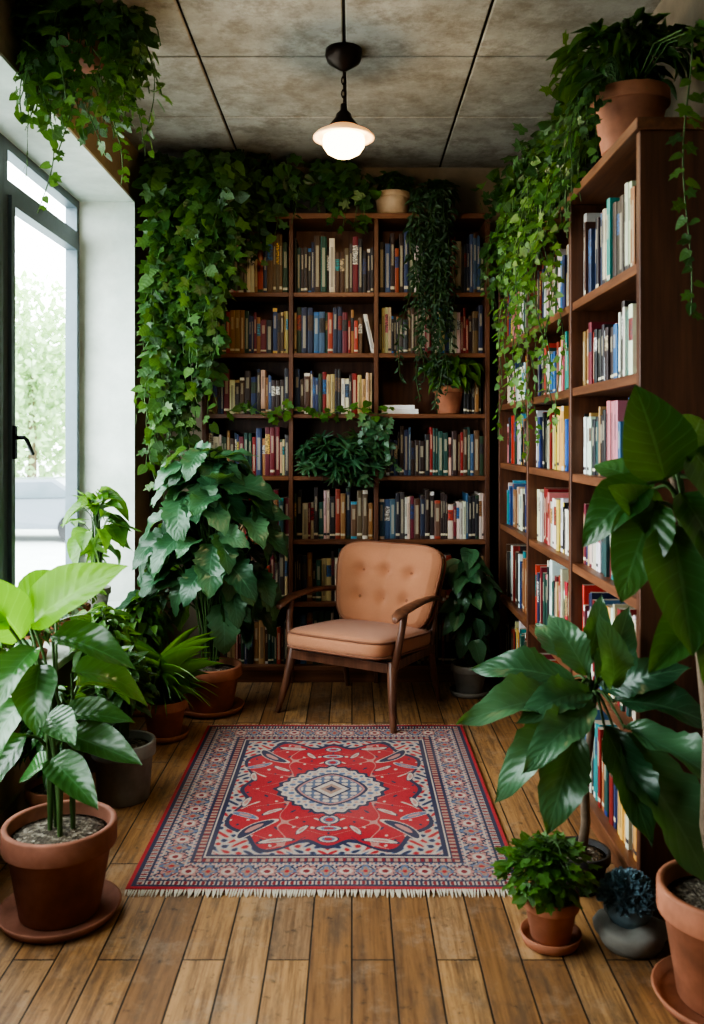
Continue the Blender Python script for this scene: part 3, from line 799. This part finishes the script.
# H: right foreground
m = MB(); pot(m, (.86, 2.03, 0), .15, .27)
tr = [V(.86, 2.03, .22), V(.83, 2.05, .4), V(.84, 2.06, .62), V(.81, 2.05, .85), V(.78, 2.05, 1.08), V(.745, 2.05, 1.22)]
m.tube(tr, [.022, .02, .018, .015, .012, .007], 9, 4)
m.tube([V(.88, 2.04, .22), V(.91, 2.05, .5), V(.90, 2.04, .8), V(.93, 2.02, 1.05)], [.014, .013, .011, .008], 8, 4)
rt = [V(.75, 2.05, 1.21), V(.765, 2.05, 1.14), V(.78, 2.05, 1.06), V(.79, 2.05, 1.0)]
LH = [((.71, 2.0, 1.21), (.645, 1.98, 1.41), .17, (-.1, -.95, .2)), ((.67, 2.0, 1.20), (.51, 1.95, 1.09), .12, (-.2, -.7, .7)),
      ((.68, 1.97, 1.16), (.57, 1.88, .97), .13, (-.3, -.9, .4)), ((.71, 1.95, 1.11), (.70, 1.84, .86), .17, (-.1, -1, .3)),
      ((.77, 2.0, 1.28), (.85, 1.95, 1.13), .14, (.1, -.9, .4)), ((.77, 1.94, 1.02), (.79, 1.82, .74), .15, (.1, -.95, .3)),
      ((.75, 2.04, 1.25), (.85, 2.06, 1.38), .13, (.1, -.9, .3)), ((.81, 1.98, .92), (.63, 1.86, .80), .12, (-.1, -.7, .7)),
      ((.83, 1.96, 1.15), (.96, 1.85, .98), .15, (.2, -.8, .5)), ((.71, 2.08, 1.18), (.60, 2.16, 1.26), .11, (-.1, -.7, .6)), ((.86, 1.98, .85), (.92, 1.85, .62), .14, (.1, -.9, .4)), ((.70, 2.0, 1.10), (.57, 1.95, 1.19), .11, (-.2, -.8, .5)),
      ((.74, 1.98, 1.18), (.80, 1.86, 1.0), .13, (.1, -.9, .4))]
explicit(m, rt, LH, OV, 2, 3, .0045, .1)
m.clampx(None, 1.07)
m.obj('potted_fiddle_leaf_fig', [terra, soil, L_big, stemM, barkM])
# I: small front plant
m = MB(); pot(m, (.515, 2.28, 0), .073, .125)
bush(m, (.505, 2.28, .185), (.13, .13, .085), 330, [IVY, IVY2], (.022, .04), (.515, 2.28, .12), 2, 3, .2, .9, .35, .001)
m.obj('potted_geranium', [terra, soil, L_lite, stemM])
# succulent on stone bowl
m = MB()
m.lathe([(.001, 0), (.07, 0), (.088, .02), (.092, .04), (.084, .058), (.05, .066), (.001, .066)], (.72, 2.27, 0), 28, 0)
m.v[-1] = m.v[-1] + (np.sin(m.v[-1][:, [1, 2, 0]] * 70) * .006) * (m.v[-1][:, 2:3] > .005)
for i in range(620):
    d = nrm(rv()); d[2] = abs(d[2]) * .9 + .02; d = nrm(d)
    m.leaf(NAR[0], V(.712, 2.27, .112) + d * V(.068, .064, .066) - d * .01, nrm(d + rv(.3)), nrm(rv()), .026, .013, 1)
m.lathe([(.001, .168), (.04, .16), (.062, .125), (.062, .09), (.04, .055)][::-1], (.712, 2.27, 0), 16, 1)
m.obj('succulent_in_stone_bowl', [stoneM, L_blue])

# J: shelf pot plant + top pots
m = MB(); pot(m, (.53, BF + .10, 1.442), .088, .15, saucer=False)
bush(m, (.54, BF + .02, 1.66), (.17, .10, .10), 80, OVs, (.06, .11), (.53, BF + .10, 1.58), 2, 3, .5, .45, .2, .0016, facing=(0, -.5, 0))
m.obj('potted_fern', [terra, soil, L_lite, stemM])
m = MB(); pot(m, (.22, 4.80, BT + .031), .10, .13, saucer=False, rb=.8)
bush(m, (.22, 4.80, BT + .21), (.13, .1, .07), 90, OVs, (.04, .07), (.22, 4.80, BT + .14), 2, 3, .3, .5, .4, .0013)
m.obj('potted_herb', [creampot, soil, L_dark, stemM])
# trailing dark plant in column 3
m = MB(); pot(m, (.46, 4.80, BT + .031), .10, .12, saucer=False)
for i in range(32):
    x = .44 + rng.normal() * .045
    strand(m, (x, BF + .02 + rng.uniform(0, .05), BT + .14), (rng.normal() * .3, -1, 0), rng.uniform(.5, 1.2), NAR, (.03, .06), .017, 2, 3, (0, -1, 0), .42, .025, rng.uniform(.05, .13), topz=.04)
bush(m, (.46, 4.74, BT + .15), (.12, .1, .07), 110, NAR, (.04, .07), (.46, 4.80, BT + .12), 2, 3, .3, .35, .3, .001)
m.obj('trailing_string_fern', [terraD, soil, L_feath, stemM])
# K: shelf plant in the middle column
m = MB(); pot(m, (-.08, BF + .11, 1.108), .075, .12, saucer=False)
bush(m, (-.06, BF - .02, 1.21), (.24, .09, .13), 64, [PALM, PALM], (.09, .15), (-.08, BF + .10, 1.21), 2, 3, .6, 1.0, .1, .0016, facing=(0, -.8, 0))
for i in range(9):
    x = rng.uniform(.05, .25); strand(m, (x, BF - .01, 1.42), (0, -1, 0), rng.uniform(.15, .42), [IVY, IVY2], (.035, .055), .022, 2, 3, (0, -1, 0), .9, .03, .03)
m.obj('potted_philodendron', [terraD, soil, L_grey, stemM])
m = MB()
P = [V(-.65 + i * .06, BF - .035 + .01 * math.sin(i), 1.455 + .02 * math.sin(i * 1.3)) for i in range(15)]
m.tube(P, .003, 5, 1, False)
for q in P:
    for k in range(3): m.leaf([IVY, IVY2][k % 2], q + rv(.022), nrm(rv() + V(0, -.3, -.5)), nrm(V(0, -1, .6) + rv(.3)), rng.uniform(.035, .06), None, 0)
m.obj('pothos_vine', [L_lite, stemM])

# big ivy left of / above the back shelf
m = MB()
m.box((-.78, 4.74, BT + .031), (-.14, 4.90, BT + .15), 2)
for i in range(140):
    x = -1.03 + rng.random() ** 1.25 * .40
    f = (x + 1.03) / .42
    L = (1.66 - .65 * f ** 1.3) * rng.uniform(.5, 1.0)
    if f > .7: L *= .65
    y = 4.56 - rng.uniform(0, .16) + (.0 if x > -.8 else .1)
    strand(m, (x, y + .06, 2.72 + rng.uniform(-.12, .05)), (.2, -1, 0), L, [IVY, IVY2, IVY], (.06, .105), .054, 0, 1, (.35, -1, .1), .95, .035, .08, drift=.04, spread=.9)
for i in range(110):
    x = rng.uniform(-.95, .06)
    L = rng.uniform(.05, .28) + (.10 if x < -.5 else 0)
    strand(m, (x, BF + .0 + rng.uniform(-.02, .1), BT + .15 + rng.uniform(-.06, .18) * (1.1 - max(0, x + .4))), (.1, -1, 0), L, [IVY, IVY2], (.055, .10), .040, 0, 1, (.2, -1, .3), .95, .03, .09, topz=.05, spread=.9)
m.clampx(-1.13)
m.obj('trailing_ivy', [L_ivy, stemM, blackpot])

# hanging plant at top-left
m = MB(); hc = V(-.96, 3.15, 2.66)
m.lathe([(.001, 0), (.07, 0), (.10, .12), (.105, .13), (.09, .125), (.001, .11)], hc - V(0, 0, .02), 24, 2)
for k in range(3):
    a = 2 * pi * k / 3; m.tube([hc + V(.1 * math.cos(a), .1 * math.sin(a), .1), hc + V(0, 0, .19)], .002, 5, 1, False)
for i in range(105):
    a = rng.random() * 2 * pi; o = V(math.cos(a), math.sin(a), 0)
    strand(m, hc + o * .08 + V(0, 0, .11), o, rng.uniform(.08, .42) , [IVY, IVY2], (.04, .08), .030, 0, 1, nrm(o + V(.3, -.8, .2)), .95, .035, rng.uniform(.03, .20), topz=.05, spread=.9)
for (dx, dy, L) in ((-.06, -.1, .70), (.0, -.08, .5), (.03, .0, .58), (-.1, -.05, .55), (.1, .0, .42)):
    strand(m, hc + V(dx, dy, .08), nrm(V(dx, dy, 0.01)), L, [IVY, IVY2], (.035, .055), .03, 0, 1, (.3, -1, .1), .95, .035, .06)
m.clampx(-1.14); m.clampz(2.845)
m.obj('hanging_ivy_basket', [L_ivy, stemM, terraD])

# right shelf top: pot + vines
m = MB(); pc = V(.845, 2.68, RT + .033); pot(m, pc, .118, .18, saucer=False)
bush(m, pc + V(-.02, 0, .27), (.22, .22, .11), 210, NAR + OVs, (.06, .11), pc + V(0, 0, .15), 4, 3, .4, .35, .35, .0015)
for i in range(16):
    a = rng.uniform(pi * .6, pi * 1.25); o = V(math.cos(a), math.sin(a), 0)
    strand(m, pc + o * .09 + V(0, 0, .16), o, rng.uniform(.06, .25), [IVY, IVY2], (.03, .05), .022, 4, 3, nrm(o + V(-.3, -.6, .2)), .95, .02, rng.uniform(.04, .12), topz=.04)
for (dx, dy, L) in ((.02, -.38, .78), (.06, -.39, .95), (.10, -.38, .55)):
    strand(m, pc + V(dx, dy, .20), (0, -1, 0), L, [IVY, IVY2], (.035, .055), .028, 4, 3, (-.2, -1, .1), .95, .015, .04)
    m.tube([pc + V(0, 0, .16), pc + V(dx * .5, dy * .5, .25), pc + V(dx, dy, .20)], .003, 5, 3, False)
m.clampx(None, 1.075); m.clampz(2.845)
m.obj('potted_boston_fern', [terra, soil, L_dark, stemM, L_ivy])
m = MB()
for (y0_, y1_) in ((3.05, 3.5), (3.8, 4.3)):
    m.box((.84, y0_, RT + .033), (1.0, y1_, RT + .16), 2)
for i in range(125):
    y = rng.uniform(2.95, 4.5); f = (y - 2.85) / 1.65
    L = rng.uniform(.08, .26) + .3 * f * rng.random()
    strand(m, (.82 + rng.uniform(-.02, .08), y, RT + .17 + rng.uniform(-.06, .12)), (-1, -.2, 0), L, [IVY, IVY2], (.035, .065), .028, rng.choice([0, 3, 0]), 1, (-1, -.7, .3), .9, .02, rng.uniform(.07, .13), topz=.06, spread=.9)
for i in range(16):
    y = rng.uniform(3.25, 4.2); L = rng.uniform(.45, 1.1)
    strand(m, (.80, y, RT + .14), (-1, -.2, 0), L, [IVY, IVY2], (.03, .055), .028, 3, 1, (-1, -.7, .3), .8, .03, rng.uniform(.05, .11), topz=.04)
for i in range(170):
    y = rng.uniform(3.0, 4.6)
    q = V(.86 + rng.normal() * .06, y, RT + .25 + rng.uniform(0, .2))
    for k in range(6): m.leaf([IVY, OVs[1]][k % 2], q + rv(.035), nrm(rv() + V(-.5, -.4, 0)), nrm(V(-.5, -.7, .6) + rv(.4)), rng.uniform(.04, .075), None, 0)
m.clampx(None, 1.075)
m.obj('trailing_pothos', [L_ivy, stemM, blackpot, L_lite])

# ------------------------------------------------------------------ exterior
grassM = m_plain('street_ground', (.42, .44, .42), .9, nscale=2)
m = MB(); m.box((-60, -20, -1.1), (-1.65, 90, -1.0)); m.obj('street_ground', [grassM])
tleaf = m_leaf('tree_leaf_hazed', (.30, .42, .24), (.42, .55, .33), (.56, .68, .45), .7, .0, 10, .4)  # leaf colours paled to paint in the outdoor haze
def tree(x, y, h, r, n):
    m = MB(); m.tube([(x, y, -1), (x + .1, y, h * .3 - 1), (x, y + .1, h * .6 - 1)], [.16, .12, .08], 8, 1)
    for i in range(n):
        d = nrm(rv()); q = V(x, y, h * .56 - 1) + d * V(r, r, h * .44) * (rng.random() ** .4) * (1 + .15 * math.sin(d[0] * 9) * math.cos(d[2] * 8))
        m.leaf(NAR[0], q, nrm(rv()), nrm(rv()), rng.uniform(.16, .3), rng.uniform(.1, .18), 0)
    return m.obj('tree', [tleaf, barkM])
tree(-8.8, 24, 6.8, 2.0, 3600); tree(-12.5, 29, 7.4, 2.6, 3200); tree(-9.6, 33, 6.6, 2.4, 2200); tree(-9, 14, 5, 1.8, 1500); tree(-15.5, 38, 7.0, 3.2, 2600)
carM = m_plain('car_paint', (.17, .19, .22), .3, .2); tyre = m_plain('tyre', (.03, .03, .03), .8); cgl = m_plain('car_glass', (.08, .10, .12), .1)
m = MB(); cx, cy = -7.6, 20.5
prof = [(-2.1, .3), (-2.15, .65), (-1.9, .85), (-1.1, .95), (-.5, 1.4), (.9, 1.42), (1.6, 1.0), (2.1, .92), (2.15, .5), (2.1, .3)]
n = len(prof); ins = [.05, .02, .04, .04, .18, .18, .05, .05, .02, .05]
A_ = [(cx + p[0], cy - .85 + ins[i], p[1] - 1) for i, p in enumerate(prof)]; B_ = [(cx + p[0], cy + .85 - ins[i], p[1] - 1) for i, p in enumerate(prof)]
m.add(A_ + B_, [list(range(n)), list(range(n, 2 * n))[::-1]] + [[i, (i + 1) % n, n + (i + 1) % n, n + i] for i in range(n)], mat=0, smooth=False)
m.add([(cx - .95, cy - .84, -.02), (cx + 1.4, cy - .84, 0.02), (cx + .85, cy - .72, .36), (cx - .45, cy - .72, .34)], [[0, 1, 2, 3]], mat=2, smooth=False)
for wx in (-1.35, 1.35):
    for sy in (-.88, .70):
        ring = [(cx + wx + .32 * math.cos(a), cy + sy, -.68 + .32 * math.sin(a)) for a in np.linspace(0, 2 * pi, 17)[:-1]]
        ring2 = [(p[0], p[1] + .18, p[2]) for p in ring]
        m.add(ring + ring2, [list(range(16)), list(range(16, 32))[::-1]] + [[i, (i + 1) % 16, 16 + (i + 1) % 16, 16 + i] for i in range(16)], mat=1)
m.obj('parked_car', [carM, tyre, cgl])

# ------------------------------------------------------------------ light + camera
w = bpy.data.worlds.new('World'); scene.world = w; w.use_nodes = True
bg = w.node_tree.nodes['Background']; bg.inputs[0].default_value = (.89, .96, 1.0, 1); bg.inputs[1].default_value = 10.5
pl = bpy.data.lights.new('window_portal', 'AREA'); pl.shape = 'RECTANGLE'; pl.size = WY1 - WY0; pl.size_y = HEAD - SILL
pl.cycles.is_portal = True
po = bpy.data.objects.new('window_portal', pl); po.location = (XW - .06, (WY0 + WY1) / 2, (SILL + HEAD) / 2)
po.rotation_euler = (math.radians(90), 0, math.radians(-90)); scene.collection.objects.link(po)
cam = bpy.data.cameras.new('camera'); cam.sensor_width = 36; cam.sensor_fit = 'AUTO'; cam.lens = 880 / 1024 * 36; cam.shift_y = -72 / 1024
cam.clip_start = .05
cam.dof.use_dof = True; cam.dof.focus_distance = 3.9; cam.dof.aperture_fstop = 3.5
co = bpy.data.objects.new('camera', cam); co.location = (0, 0, 1.3); co.rotation_euler = (math.radians(90), 0, 0); scene.collection.objects.link(co)
scene.camera = co
scene.view_settings.view_transform = 'AgX'
scene.view_settings.look = 'AgX - High Contrast'
scene.view_settings.exposure = 0.0
